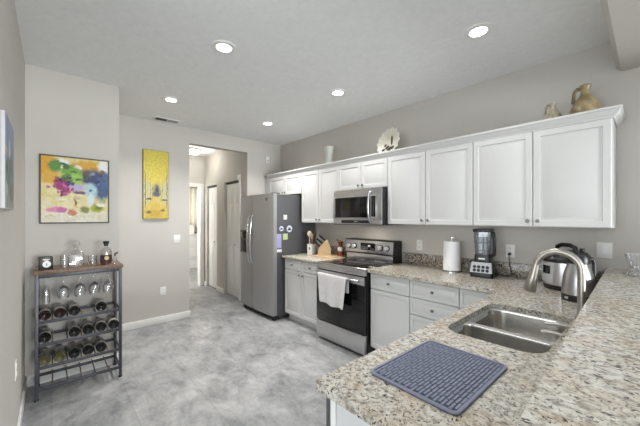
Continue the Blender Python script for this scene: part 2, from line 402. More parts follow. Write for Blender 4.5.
# peninsula: dishwasher, sink cabinet, end panel
t = thing('dishwasher', 'dishwasher built into the near end of the peninsula, grey door edge showing', 'dishwasher', (-.40, .99, 0))
G().box(-.27, .27, -.299, .298, .1, .88).box(-.21, .27, -.299, .298, 0, .1).build('body', DARK, t)
G().box(-.325, -.284, -.312, .297, .11, .878, .004).build('door', brushed('dishwasher_steel', (128, 128, 132), .35), t)
G().tube([(-.355, -.25, .80), (-.355, .25, .80)], .011).cyl((-.318, -.22, .80), (-.355, -.22, .80), .008).cyl((-.318, .22, .80), (-.355, .22, .80), .008).build('handle', STEEL, t)
t = thing('sink_cabinet', 'white sink base cabinet under the double sink in the peninsula', 'cabinet', (-.40, 1.72, 0))
G().box(-.28, .27, -.43, -.412, .1, .882).box(-.28, .27, .71, .728, .1, .882).box(-.28, .27, -.412, .71, .1, .118).box(.25, .27, -.412, .71, .118, .882).box(-.28, -.262, -.412, .71, .118, .882).box(-.21, .27, -.43, .728, 0, .1).build('body', CABW, t)
for a, b_, ky in ((-.425, -.005, -.035), (.0, .42, .035)):
    d = G().panel(-b_, -a, .115, .715, 0, .0195).move(Matrix.Translation((-.30, 0, 0)) @ Matrix.Rotation(-PI/2, 4, 'Z')).build('door', CABW, t)
    G().lathe([(0, .026), (.011, .025), (.0135, .019), (.008, .012), (.006, 0)], (-.30, ky, .67), 14, Matrix.Rotation(-PI/2, 4, 'Y')).build('knob', STEEL, d)
G().panel(-.42, .425, .725, .87, 0, .0195).move(Matrix.Translation((-.30, 0, 0)) @ Matrix.Rotation(-PI/2, 4, 'Z')).build('false_drawer', CABW, t)
t = thing('end_panel', 'plain white panel closing the near end of the peninsula', 'panel', (-.40, .675, 0))
G().box(-.283, .425, -.008, .014, 0, .882).build('board', CABW, t)
G().box(-.284, -.262, -.016, -.008, 0, .882, .002).build('corner_strip', TRIM, t)

# counters
CT0, CT1 = .884, .914
tag(G().box(-3.475, -2.715, 2.405, YB-.001, CT0, CT1, .004).build('countertop', GRAN), 'short granite countertop between refrigerator and stove', 'countertop', 'granite countertops')
SX0, SX1, SY0, SY1 = -.664, -.272, 1.375, 2.04
cut = rrect(SX0, SX1, SY0, SY1, .085, 8)
def arc(cx, cy, r, a0, a1, n=6): return [(cx+r*math.cos(a0+(a1-a0)*k/n), cy+r*math.sin(a0+(a1-a0)*k/n)) for k in range(n+1)]
outer = [(-1.945, 2.405)] + arc(-.775, 2.365, .04, PI/2, 0, 5) + arc(-.718, .650, .016, PI, 1.5*PI, 5) + [(-.117, .635), (-.117, YB-.001), (-1.945, YB-.001)]
tag(G().plate(outer, [cut], CT0, CT1).build('countertop', GRAN), 'L-shaped granite countertop carrying the sink and drying mat', 'countertop', 'granite countertops')
BS = granite('granite_shaded', .9, dark=.06)  # counter granite, denser flecks; shade under the cabinets put into its colour
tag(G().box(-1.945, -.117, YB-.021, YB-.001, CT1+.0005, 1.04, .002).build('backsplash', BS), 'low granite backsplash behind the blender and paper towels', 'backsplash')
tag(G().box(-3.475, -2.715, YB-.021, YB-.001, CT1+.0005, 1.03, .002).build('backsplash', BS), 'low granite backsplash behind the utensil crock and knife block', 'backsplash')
bar = [(-.222, YB-.001), (-.190, 1.57), (-.163, .62)] + arc(-.12, .50, .045, PI, 1.5*PI, 5) + [(.42, .455), (.42, YB-.001)]
g = G(); g.plate(bar, [], 1.035, 1.067)
tag(g.build('bar_top', GRANBAR), 'raised granite bar top along the right, above the sink counter', 'bar counter')

# sink
t = thing('sink', 'stainless steel double-bowl sink set below the granite counter', 'sink', (-.465, 1.715, CT0-.001))
def loc(P): return [(x+.465, y-1.715) for x, y in P]
b1 = rrect(SX0-.002, SX1+.002, SY0-.002, 1.640, .08, 8, (.035, .035, .08, .08)); b2_ = rrect(SX0-.002, SX1+.002, 1.668, SY1+.002, .08, 8, (.08, .08, .035, .035))
G().plate(loc(rrect(SX0-.006, SX1+.006, SY0-.006, SY1+.006, .088, 8)), [loc(b1), loc(b2_)], -.004, -.0005).build('rim', brushed('sink_rim_gleam', (232, 230, 226), .4), t)  # sink steel in a lighter tone, ceiling gleam put into the colour
def bowl(B, depth):
    B = loc(B); cx = sum(p[0] for p in B)/len(B); cy = sum(p[1] for p in B)/len(B); lo = []
    for f, z in ((1, -.002), (.992, -.005), (.982, -.016), (.965, -depth+.05), (.945, -depth+.022), (.90, -depth+.006), (.82, -depth), (.3, -depth-.004), (.02, -depth-.006)):
        lo.append([(cx+(x-cx)*f, cy+(y-cy)*f, z) for x, y in B])
    o = G().loft(lo, False, True).build('bowl', SINKM, t, 60)
    G().lathe([(0, -depth-.004), (.036, -depth-.004), (.042, -depth-.001), (.045, -depth-.003)], (cx, cy, 0), 24).build('drain', CHROME, o)
bowl(b1, .17); bowl(b2_, .19)

# faucet and dispensers
t = thing('faucet', 'brushed nickel gooseneck faucet with pull-down spray head', 'faucet', (-.240, 2.03, CT1))
G().lathe([(.028, 0), (.028, .012), (.022, .02), (.019, .05), (.0165, .06)], seg=24).build('base', NICKEL, t)
pts = [(0, 0, .05), (0, 0, .15), (0, 0, .235)]; R = .098; cz = .345-R
for k in range(1, 17):
    a = math.radians(168)*k/16; pts.append((-R+R*math.cos(a), 0, cz+R*math.sin(a)))
G().tube(pts, .0178, 16).build('spout', NICKEL, t, 60)
p = Vector(pts[-1]); d = Vector((-math.sin(math.radians(168)), 0, math.cos(math.radians(168))))
G().tube([p-d*.004, p+d*.03, p+d*.08, p+d*.155, p+d*.16], [.0168, .0195, .023, .032, .028], 20).build('spray_head', NICKEL, t, 50)
G().tube([(0, .02, .06), (0, .045, .065), (.0, .10, .10)], [.011, .008, .006], 12).build('lever', NICKEL, t)
def dispenser(y, x1, lb):
    t = thing('soap_dispenser', lb, 'soap dispenser', (-.246, y, CT1), 0, 'low spouts behind the sink')
    G().lathe([(.017, 0), (.017, .006), (.011, .012), (.010, .022), (.0, .026)], seg=20).build('collar', NICKEL, t)
    G().tube([(.004, 0, .016), (-.03, 0, .02), (-.07, 0, .018), (-x1, 0, .012)], [.006, .007, .009, .010], 12).build('spout', NICKEL, t, 60)
dispenser(1.79, .10, 'low brushed metal spout over the far sink bowl'); dispenser(1.645, .085, 'low brushed metal spout beside the divider of the sink')

# drying mat
MATB = plain('slate_silicone', (128, 133, 152), .6, var=.04)
t = thing('dish_drying_mat', 'slate-blue ribbed silicone dish drying mat on the peninsula', 'drying mat', (-.487, .994, CT1), math.radians(-1))
P = rrect(-.150, .150, -.200, .200, .022, 6)
G().plate(P, [], .0005, .004).build('base', plain('slate_silicone_shaded', (74, 78, 98), .6), t)  # mat silicone coloured darker to paint the shade between the ribs
g = G(); Q = rrect(-.141, .141, -.191, .191, .015, 6); g.plate(P, [Q], .004, .009); g.build('border', MATB, t)
g = G(); nx = 24
for i in range(nx):
    x = -.134+i*.268/(nx-1); off = .02 if i % 2 else 0
    y = -.186+off*.5
    while y < .184:
        y1 = min(y+.034, .186); g.box(x-.0042, x+.0042, y, y1, .004, .0075, .0008, 1); y += .0385
g.build('rib', MATB, t)

# ---------------------------------------------------------------- stove, towel
t = thing('stove', 'freestanding stainless electric stove with black glass door', 'stove', (-2.334, 2.385, 0))
hx = .375
BSIDE = plain('black_enamel', (22, 22, 24), .35)
G().box(-hx, hx, .03, .665, .03, .895).box(-hx+.03, hx-.03, .08, .6, 0, .03).build('body', BSIDE, t)
G().box(-hx, hx, .0, .53, .895, .912, .004).build('cooktop_frame', STEELH, t)
g = G().box(-hx+.012, hx-.012, .04, .515, .912, .9155, .0015); g.build('cooktop', BGLASS, t)
BUR = plain('burner_ring', (58, 58, 62), .3)
for x, y, r in ((-.2, .17, .095), (.18, .17, .11), (-.2, .40, .075), (.18, .40, .085)):
    G().lathe([(r, .9156), (r, .9162), (r-.004, .9162), (r-.004, .9156)], (x, y, 0), 40).build('burner', BUR, t)
G().box(-hx, hx, -.005, .03, .838, .893, .006).build('front_trim', STEELH, t)
d = G().box(-hx+.004, hx-.004, -.008, .03, .238, .830, .004).build('door', BGLASS, t)
G().box(-hx+.004, hx-.004, -.012, -.008, .745, .828, .001).build('upper_band', STEELH, d)
G().tube([(-hx+.05, -.055, .79), (hx-.05, -.055, .79)], .013, 14).build('handle', STEELH, d)
g = G()
for s_ in (-1, 1): g.box(s_*(hx-.07)-.012, s_*(hx-.07)+.012, -.055, -.012, .780, .800, .004)
g.build('handle_bracket', STEELH, d)
G().box(-hx+.004, hx-.004, -.01, .03, .032, .228, .005).build('drawer', STEELH, t)
g = G().loft([[(x, .535, .895), (x, .535, 1.0), (x, .505, 1.008), (x, .518, 1.165), (x, .53, 1.172), (x, .665, 1.172), (x, .665, .895)] for x in (-hx, hx)], True, True)
bg_ = g.build('backguard', BSIDE, t)
G().box(-hx+.004, hx-.03, .527, .534, .915, .995, .002).build('lower_plate', STEELH, bg_)
g = G().box(-hx+.002, hx-.012, -.004, .0, .0, .148, .0015)
g.move(Matrix.Translation((0, .505, 1.012)) @ Matrix.Rotation(math.radians(-4.8), 4, 'X')); cp = g.build('control_panel', STEELH, bg_)
G().box(-.11, .11, .499, .507, 1.045, 1.132, .001).build('display', BGLASS, cp)
g = G()
for i in range(5):
    for j in range(2): g.box(-.095+i*.022, -.083+i*.022, .4975, .499, 1.058+j*.018, 1.066+j*.018)
for i in range(3): g.box(.045+i*.02, .057+i*.02, .4975, .499, 1.058, 1.066)
g.build('button', plain('button_print', (150, 152, 155), .5), cp)
G().box(.01, .042, .4972, .499, 1.088, 1.106).build('clock', emit('clock_glow', (150, 180, 195), .12), cp)
for x in (-.30, -.215, .195, .285):
    kb = G().cyl((x, .51, 1.085), (x, .497, 1.085), .034).build('knob_skirt', BLACK, cp)
    kb.name = 'knob_skirt'
    G().cyl((x, .499, 1.085), (x, .472, 1.085), .027, .024).box(x-.004, x+.004, .467, .473, 1.064, 1.106, .001).build('knob', plain('knob_silver', (226, 226, 228), .35, .4), t)
# towel folded over the oven handle
def towel():
    g = G(); loops = []; nx = 22; x0, x1 = -2.625, -2.15; hz, hy, r = .79, 2.330, .0165
    prof = [(hy+r+.003, hz-.16), (hy+r, hz-.08), (hy+r, hz)]
    prof += [(hy+r*math.cos(a), hz+r*math.sin(a)) for a in (PI*.25, PI*.5, PI*.75)]
    prof += [(hy-r, hz), (hy-r-.002, hz-.08), (hy-r-.004, hz-.16), (hy-r-.006, hz-.24), (hy-r-.008, hz-.31)]
    n = len(prof)
    for j, (y, z) in enumerate(prof):
        row = []
        for i in range(nx+1):
            f = i/nx; s = max(0, (j-5)/(n-6)); x = x0+(x1-x0)*f
            x += s*(.07*(1-f)**2 - .035*f**2)
            yy = y-(s*.010*(1+math.sin(f*13+.6)) if j > 5 else 0)
            zz = z - s*.025*f + s*.006*math.sin(f*9)
            row.append((x, yy, zz))
        loops.append(row)
    g.loft(loops, closed=False); o = g.build('dish_towel', FABRIC, None, 70)
    m = o.modifiers.new('thick', 'SOLIDIFY'); m.thickness = .004; m.offset = 0
    m = o.modifiers.new('sub', 'SUBSURF'); m.levels = 1; m.render_levels = 2
    tag(o, 'light grey dish towel hanging over the oven door handle', 'towel')
towel()

# microwave
t = thing('microwave', 'stainless over-the-range microwave mounted above the stove', 'microwave', (-2.3195, 2.655, 1.36))
hx = .372
G().box(-hx, hx, .006, YB-.003-2.655, .0, .42).build('body', BSIDE, t)
G().box(-hx, hx, -.001, .006, .345, .42, .003).build('top_panel', STEELH, t)
G().box(-hx, hx, -.001, .006, .006, .065, .003).build('bottom_panel', STEELH, t)
G().box(-.235, .21, -.004, -.001, .018, .055, .001).build('vent_strip', BLACK, t)
g = G()
for k in range(6): g.box(-.03+k*.010, -.023+k*.010, -.0046, -.004, .031, .042)
g.build('emblem', plain('emblem_grey', (170, 170, 172), .4), t)
G().box(-.1, .1, .10, .16, -.004, -.0005).build('light_lens', WHITEP, t)
l = bpy.data.lights.new('work_light', 'AREA'); l.shape = 'RECTANGLE'; l.size = .2; l.size_y = .06; l.energy = 1.5; l.color = (1, .9, .74)
o = bpy.data.objects.new('work_light', l); COL.objects.link(o); o.parent = t; o.location = (0, .13, -.008)
d = G().box(-hx, hx-.075, -.012, .006, .066, .344, .004).build('door', STEELH, t)
G().box(-hx+.04, hx-.155, -.014, -.012, .085, .325, .001).build('window', BGLASS, d)
G().box(hx-.135, hx-.08, -.014, -.012, .095, .325, .001).build('side_glass', BGLASS, d)
pts = [(hx-.15, -.012, .03), (hx-.15, -.035, .06), (hx-.15, -.052, .13), (hx-.15, -.057, .205), (hx-.15, -.052, .28), (hx-.15, -.035, .345), (hx-.15, -.012, .375)]
G().tube(pts, [.009, .011, .012, .012, .012, .011, .009], 12).build('handle', STEEL, d, 60)
G().box(hx-.074, hx, -.006, .006, .066, .344, .003).build('control_panel', STEELH, t)

# ---------------------------------------------------------------- refrigerator and what is stuck to it
t = thing('refrigerator', 'stainless side-by-side refrigerator with charcoal sides', 'refrigerator', (-3.98, 2.27, 0))
hx = .479; H = 1.785
G().box(-hx+.003, hx-.003, .075, .78, .06, H-.012, .006).box(-hx+.05, hx-.05, .12, .76, 0, .06).build('body', FSIDE, t)
G().box(-hx+.02, hx-.02, .05, .12, .012, .07, .004).build('grille', BLACK, t)
def fdoor(x0, x1):
    P = []
    for k in range(11):
        f = k/10; x = x0+(x1-x0)*f; b_ = .014*(1-((x-0)/hx)**2); e = min(f, 1-f)
        P.append((x, .002-b_+(.010 if e < .01 else 0)))
    P += [(x1, .07), (x0, .07)]
    return G().loft([[(x, y, z) for x, y in P] for z in (.075, H)], True, True)
XS = -4.05+3.98
fz = fdoor(-hx, XS-.004).build('freezer_door', FRIDGE, t); fr = fdoor(XS+.004, hx).build('door', FRIDGE, t)
SPL = XS
for dr, x in ((fz, SPL-.045), (fr, SPL+.045)):
    pts = [(x, -.012, .76), (x, -.045, .80), (x+(.012 if dr is fr else -.012)*0, -.066, .95), (x, -.073, 1.12), (x, -.066, 1.29), (x, -.045, 1.44), (x, -.012, 1.48)]
    G().tube(pts, [.011, .013, .014, .014, .014, .013, .011], 14).build('handle', CHROME, dr, 60)
dp = G().box(-.455, -.20, -.012, .03, .90, 1.25, .008).build('dispenser', BLACK, fz)
G().box(-.43, -.225, -.014, -.011, 1.13, 1.23, .002).build('keypad', BGLASS, dp)
G().box(-.43, -.225, -.022, -.010, .905, .925, .002).build('drip_tray', DARK, dp)
em = G().box(.30, .345, -.0125, -.004, 1.69, 1.725, .001).build('emblem', BLACK, fr)
G().box(.308, .337, -.0135, -.0125, 1.698, 1.704).box(.318, .327, -.0135, -.0125, 1.706, 1.72).build('mark', plain('emblem_light', (190, 190, 190), .4), em)
for s_ in (-1, 1):
    G().box(s_*(hx-.06)-.05, s_*(hx-.06)+.05, .03, .13, H+.0, H+.012, .004).build('hinge_cover', DARK, t)
    G().cyl((s_*(hx-.07), .06, 0), (s_*(hx-.07), .06, .03), .022).build('foot', BLACK, t)
FX = -3.98+hx-.003
def stuck(name, y0, y1, z0, z1, mat, label, cat, th=.004, grp='magnets and notes on the refrigerator side'):
    o = G().box(FX, FX+th, y0, y1, z0, z1, .001).build(name, mat); return tag(o, label, cat, grp)
def px(u, v):
    import math as m
    F_ = (-.7435, .6687); R_ = (.6687, .7435); k = (u-320)/298; rx = F_[0]+k*R_[0]; ry = F_[1]+k*R_[1]; d = FX/rx
    return ry*d, 1.44-(v-218)/298*d
def rect(u0, v0, u1, v1):
    a, b_ = px(u0, v0), px(u1, v1); return min(a[0], b_[0]), max(a[0], b_[0]), min(a[1], b_[1]), max(a[1], b_[1])
stuck('magnet', *rect(283.3, 214.8, 286.8, 219.6), WHITEP, 'white square magnet, topmost on the refrigerator side', 'magnet', .008)
NOTE = plain('lilac_paper', (178, 178, 220), .8, var=.08, scale=60)
stuck('note_sheet', *rect(276.4, 234, 281.3, 248), NOTE, 'tall lilac note sheet on the refrigerator side', 'note')
stuck('note_strip', *rect(276.8, 249.6, 281.6, 252), PAPER, 'small pale strip of paper under the tall lilac note', 'note')
stuck('sticky_note', *rect(282.8, 233.7, 287.6, 239.6), plain('green_paper', (196, 214, 160), .8), 'square light green note on the refrigerator side', 'note')
RIM = plain('badge_blue', (64, 78, 128), .5)
for u, v, r, lb in ((281.2, 228.6, .045, 'small round blue and white magnet on the refrigerator, the left one'), (289.2, 228.8, .062, 'large round blue and white magnet on the refrigerator side')):
    y, z = px(u, v); tt = thing('badge_magnet', lb, 'magnet', (FX, y, z), 0, 'magnets and notes on the refrigerator side'); My = Matrix.Rotation(PI/2, 4, 'Y')
    G().lathe([(0, 0), (r, 0), (r, .005), (0, .005)], seg=28, M=My).build('disc', RIM, tt)
    fc = G().lathe([(0, .006), (r*.8, .006), (r*.8, .005)], seg=28, M=My).build('face', WHITEP, tt)
    G().box(.0061, .0075, -r*.5, r*.5, -r*.35, .0, .0005).box(.0061, .0075, -r*.25, r*.25, 0, r*.3, .0005).build('picture', RIM, fc)

# ---------------------------------------------------------------- pictures
def art(name, w, h, base_stops, blobs, warp=.05, wscale=9, streak=None):
    t = NT(name); c = t.n('ShaderNodeTexCoord'); nz = t.n('ShaderNodeTexNoise'); nz.inputs['Scale'].default_value = wscale; nz.inputs['Detail'].default_value = 6; nz.inputs['Roughness'].default_value = .62
    t.l(c.outputs['Object'], nz.inputs['Vector'])
    sub = t.n('ShaderNodeVectorMath', operation='SUBTRACT'); sub.inputs[1].default_value = (.5, .5, .5); t.l(nz.outputs['Color'], sub.inputs[0])
    sc = t.n('ShaderNodeVectorMath', operation='SCALE'); sc.inputs['Scale'].default_value = warp; t.l(sub.outputs[0], sc.inputs[0])
    ad = t.n('ShaderNodeVectorMath', operation='ADD'); t.l(c.outputs['Object'], ad.inputs[0]); t.l(sc.outputs[0], ad.inputs[1])
    sp = t.n('ShaderNodeSeparateXYZ'); t.l(ad.outputs[0], sp.inputs[0])
    mv = t.n('ShaderNodeMath', operation='DIVIDE'); mv.inputs[1].default_value = h; t.l(sp.outputs['Z'], mv.inputs[0])
    col = t.ramp(mv.outputs[0], base_stops)
    if streak:
        n2 = t.noise(t.coord(streak[0]), streak[1], 5, .7); col = t.mix(streak[4], col, t.ramp(n2, [(.38, streak[2]), (.62, streak[3])]))
    for cx, cy, rx, rz, rgb in blobs:
        s1 = t.n('ShaderNodeVectorMath', operation='SUBTRACT'); s1.inputs[1].default_value = ((cx-.5)*w, 0, cy*h); t.l(ad.outputs[0], s1.inputs[0])
        m1 = t.n('ShaderNodeVectorMath', operation='MULTIPLY'); m1.inputs[1].default_value = (1/(rx*w), 0, 1/(rz*h)); t.l(s1.outputs[0], m1.inputs[0])
        ln = t.n('ShaderNodeVectorMath', operation='LENGTH'); t.l(m1.outputs[0], ln.inputs[0])
        r = t.n('ShaderNodeMapRange'); r.inputs[1].default_value = 1.25; r.inputs[2].default_value = .72; t.l(ln.outputs['Value'], r.inputs[0])
        col = t.mix(r.outputs[0], col, lin(rgb))
    fine = t.noise(c.outputs['Object'], 46, 3)
    col = t.mix(.12, col, t.ramp(fine, [(.3, (70, 70, 70)), (.7, (235, 235, 235))]), 'OVERLAY')
    t.set(col, .6); return t.m
def picture(name, label, loc, rotz, w, h, face, side, frame=None, depth=.03):
    t = thing(name, label, 'painting', loc, rotz)
    G().box(-w/2, w/2, -depth, -.001, 0, h, .002).build('canvas', side, t)
    G().box(-w/2+.004, w/2-.004, -depth-.0015, -depth, .004, h-.004).build('painted_face', face, t)
    if frame:
        g = G(); f = .008
        g.box(-w/2-f, -w/2, -depth-.004, -.001, -f, h+f).box(w/2, w/2+f, -depth-.004, -.001, -f, h+f).box(-w/2, w/2, -depth-.004, -.001, -f, 0).box(-w/2, w/2, -depth-.004, -.001, h, h+f)
        g.build('frame', frame, t)
A1 = art('grape_still_life', .48, .59, [(.0, (214, 214, 210)), (.14, (222, 222, 216)), (.2, (226, 218, 168)), (.5, (226, 214, 140)), (.9, (216, 200, 120))], [
    (.08, .85, .17, .2, (206, 156, 44)), (.14, .68, .15, .1, (208, 164, 66)), (.68, .89, .3, .08, (206, 158, 52)), (.3, .9, .11, .07, (226, 226, 226)), (.95, .88, .11, .12, (228, 228, 226)), (.53, .87, .05, .05, (228, 222, 216)),
    (.72, .72, .22, .13, (62, 66, 92)), (.68, .77, .13, .04, (96, 78, 66)), (.9, .55, .14, .2, (62, 88, 134)), (.96, .7, .09, .12, (74, 98, 142)), (.80, .60, .05, .10, (52, 62, 108)),
    (.42, .78, .15, .1, (110, 160, 62)), (.2, .86, .09, .09, (84, 134, 60)), (.5, .67, .09, .1, (152, 192, 84)), (.36, .86, .06, .05, (60, 104, 54)), (.37, .63, .09, .09, (66, 48, 94)),
    (.29, .58, .11, .08, (150, 52, 106)), (.35, .50, .08, .06, (172, 62, 122)), (.33, .43, .05, .03, (176, 74, 132)), (.22, .64, .05, .06, (158, 58, 84)), (.5, .55, .13, .05, (176, 166, 204)), (.55, .47, .10, .03, (112, 76, 112)),
    (.72, .50, .10, .13, (168, 198, 208)), (.72, .36, .05, .10, (206, 220, 222)), (.2, .2, .13, .04, (208, 134, 172)), (.3, .19, .07, .03, (186, 108, 156)), (.63, .2, .07, .06, (130, 130, 62)), (.82, .23, .10, .07, (152, 162, 42)),
    (.84, .24, .05, .03, (108, 112, 36)), (.44, .16, .05, .05, (192, 120, 92)), (.49, .32, .02, .08, (132, 82, 64)), (.94, .36, .03, .06, (150, 170, 110)),
    (0.45, 0.504, 0.026, 0.022, (150, 52, 106)), (0.358, 0.568, 0.026, 0.022, (172, 70, 126)), (0.302, 0.458, 0.026, 0.022, (108, 38, 92)), (0.31, 0.578, 0.026, 0.022, (150, 52, 106)), (0.279, 0.524, 0.026, 0.022, (128, 44, 84)), (0.24, 0.464, 0.026, 0.022, (190, 104, 150)), (0.381, 0.518, 0.026, 0.022, (128, 44, 84)), (0.181, 0.538, 0.026, 0.022, (150, 52, 106)), (0.219, 0.636, 0.026, 0.022, (128, 44, 84)), (0.2, 0.593, 0.026, 0.022, (172, 70, 126)), (0.269, 0.525, 0.026, 0.022, (150, 52, 106)), (0.326, 0.57, 0.026, 0.022, (190, 104, 150)), (0.092, 0.527, 0.026, 0.022, (190, 104, 150)), (0.363, 0.646, 0.026, 0.022, (128, 44, 84)), (0.297, 0.421, 0.026, 0.022, (108, 38, 92)), (0.324, 0.49, 0.026, 0.022, (128, 44, 84)), (0.424, 0.697, 0.024, 0.02, (48, 38, 76)), (0.375, 0.582, 0.024, 0.02, (66, 48, 94)), (0.266, 0.646, 0.024, 0.02, (48, 38, 76)), (0.291, 0.633, 0.024, 0.02, (48, 38, 76)), (0.459, 0.582, 0.024, 0.02, (84, 56, 112)), (0.332, 0.692, 0.024, 0.02, (48, 38, 76)), (0.371, 0.594, 0.024, 0.02, (66, 48, 94)), (0.465, 0.613, 0.024, 0.02, (66, 48, 94)), (0.429, 0.601, 0.024, 0.02, (84, 56, 112)), (0.308, 0.89, 0.05, 0.03, (60, 104, 54)), (0.456, 0.777, 0.035, 0.015, (60, 104, 54)), (0.454, 0.878, 0.02, 0.015, (84, 134, 60)), (0.401, 0.672, 0.05, 0.015, (84, 134, 60)), (0.464, 0.693, 0.035, 0.015, (140, 180, 80)), (0.53, 0.674, 0.05, 0.015, (84, 134, 60)), (0.327, 0.701, 0.05, 0.015, (84, 134, 60)), (0.24, 0.676, 0.02, 0.015, (60, 104, 54)), (0.289, 0.855, 0.02, 0.015, (206, 214, 170)), (0.442, 0.753, 0.02, 0.015, (140, 180, 80)), (0.54, 0.661, 0.05, 0.015, (60, 104, 54)), (0.318, 0.667, 0.035, 0.015, (60, 104, 54)), (0.892, 0.77, 0.025, 0.035, (46, 52, 84)), (0.654, 0.707, 0.025, 0.02, (70, 90, 110)), (0.904, 0.801, 0.05, 0.035, (112, 92, 72)), (0.738, 0.775, 0.05, 0.035, (120, 140, 168)), (0.838, 0.611, 0.025, 0.02, (92, 112, 150)), (0.711, 0.507, 0.025, 0.02, (70, 90, 110)), (0.849, 0.643, 0.025, 0.02, (46, 52, 84)), (0.877, 0.486, 0.025, 0.02, (112, 92, 72)), (0.905, 0.685, 0.05, 0.035, (70, 90, 110)), (0.72, 0.73, 0.025, 0.02, (70, 90, 110)), (0.418, 0.089, 0.03, 0.012, (232, 228, 214)), (0.14, 0.114, 0.03, 0.012, (206, 190, 120)), (0.072, 0.284, 0.06, 0.02, (216, 206, 186)), (0.241, 0.367, 0.03, 0.02, (216, 206, 186)), (0.51, 0.253, 0.03, 0.02, (206, 190, 120)), (0.879, 0.282, 0.06, 0.02, (232, 228, 214)), (0.517, 0.373, 0.06, 0.02, (190, 176, 150)), (0.327, 0.356, 0.06, 0.012, (232, 228, 214))], .075, 16, ((1, 1, 1), 22, (190, 172, 118), (222, 216, 190), .5))
picture('grape_painting', 'colorful square painting of grapes, fruit and a goblet above the wine rack', (XP, .166, 1.398), PI/2, .482, .592, A1, plain('canvas_edge', (110, 100, 88), .7), plain('dark_thin_frame', (66, 58, 48), .5), .022)
A2 = art('yellow_alley', .305, .92, [(.0, (186, 156, 54)), (.2, (204, 176, 86)), (.42, (212, 202, 140)), (.58, (212, 196, 74)), (1, (204, 186, 54))], [
    (.12, .38, .18, .16, (196, 190, 140)), (.88, .38, .18, .18, (194, 190, 146)), (.5, .42, .16, .10, (150, 146, 104)), (.52, .40, .075, .09, (70, 78, 104)), (.50, .36, .14, .035, (92, 94, 108)),
    (.5, .27, .12, .06, (204, 182, 110)), (.48, .18, .17, .06, (198, 170, 82)), (.46, .08, .24, .06, (190, 158, 66)),
    (0.07, 0.42, 0.0196, 0.3, (112, 106, 92)), (0.17, 0.4, 0.013999999999999999, 0.24, (176, 170, 142)), (0.27, 0.38, 0.0098, 0.17, (120, 114, 100)), (0.35, 0.37, 0.006999999999999999, 0.11, (96, 92, 84)), (0.93, 0.44, 0.020999999999999998, 0.34, (112, 106, 92)), (0.83, 0.41, 0.015399999999999999, 0.26, (176, 170, 142)), (0.73, 0.38, 0.010499999999999999, 0.18, (120, 114, 100)), (0.66, 0.37, 0.006999999999999999, 0.12, (96, 92, 84)),
    (.2, .29, .13, .012, (92, 86, 74)), (.82, .28, .13, .012, (98, 92, 78)), (.2, .10, .10, .02, (110, 96, 56)), (.75, .13, .08, .02, (120, 100, 60))], .05, 20,
    ((26, 1, 26), 1.6, (176, 154, 40), (226, 214, 124), .45))
picture('alley_painting', 'tall narrow painting of a yellow tree-lined path on the far wall', (XF, 1.044, 1.427), PI/2, .312, .922, A2, plain('canvas_edge_dark', (84, 80, 66), .7), None, .035)
A3 = art('abstract_blues', .386, .432, [(0, (150, 152, 150)), (.3, (120, 136, 128)), (.6, (128, 140, 156)), (1, (140, 150, 172))], [
    (.25, .78, .2, .14, (132, 146, 170)), (.6, .5, .25, .12, (108, 120, 110)), (.12, .6, .1, .07, (186, 160, 136)), (.3, .35, .16, .1, (104, 124, 120)), (.7, .2, .3, .1, (122, 118, 116)), (.15, .2, .1, .1, (178, 178, 176)), (.45, .65, .1, .1, (196, 206, 216)), (.15, .45, .08, .05, (70, 84, 80))], .12, 9)
picture('abstract_canvas', 'blue-green abstract canvas with white edges on the left wall, cut by the photo edge', (-2.097, YL, 1.483), PI, .386, .432, A3, plain('canvas_side_grey', (205, 204, 206), .6), None, .016)

# ---------------------------------------------------------------- wall plates
def plate(loc, rotz, kind, label, w=.072, h=.116):
    t = thing(kind, label, 'outlet' if 'outlet' in kind else 'switch', loc, rotz)
    p = G().box(-w/2, w/2, -.006, -.0005, -h/2, h/2, .003).build('cover', WHITEP, t)
    if kind == 'wall_outlet':
        for z in (-.024, .024):
            s_ = G().cyl((0, -.006, z), (0, -.009, z), .016).build('socket', WHITEP, t)
            G().box(-.008, -.005, -.0095, -.009, z-.004, z+.006).box(.005, .008, -.0095, -.009, z-.004, z+.006).build('slot', DARK, s_)
    else:
        G().box(-.017, .017, -.009, -.006, -.034, .034, .002).build('rocker', TRIM, t)
    return t
plate((-1.745, YB, 1.136), 0, 'wall_outlet', 'white wall outlet between the stove and the paper towels')
plate((-.853, YB, 1.142), 0, 'wall_outlet', 'white wall outlet with the blender cord plugged in')
plate((-.236, YB, 1.197), 0, 'light_switch', 'white square switch plate above the corner of the bar', .088, .118)
plate((XF, 1.316, 1.143), PI/2, 'light_switch', 'white light switch on the far wall beside the hallway opening', .088, .116)
plate((XF, 1.135, .436), PI/2, 'wall_outlet', 'white outlet low on the far wall')
plate((-2.63, YL, .50), PI, 'wall_outlet', 'white outlet low on the left wall')
t = thing('door_chime', 'small white plastic box high on the wall over the refrigerator', 'wall device', (XF, 2.79, 2.40), PI/2)
G().box(-.035, .035, -.03, -.0005, 0, .11, .008).build('housing', WHITEP, t)
G().box(-.018, .018, -.033, -.03, .02, .05, .002).build('grille', plain('chime_grey', (190, 189, 186), .5), t)

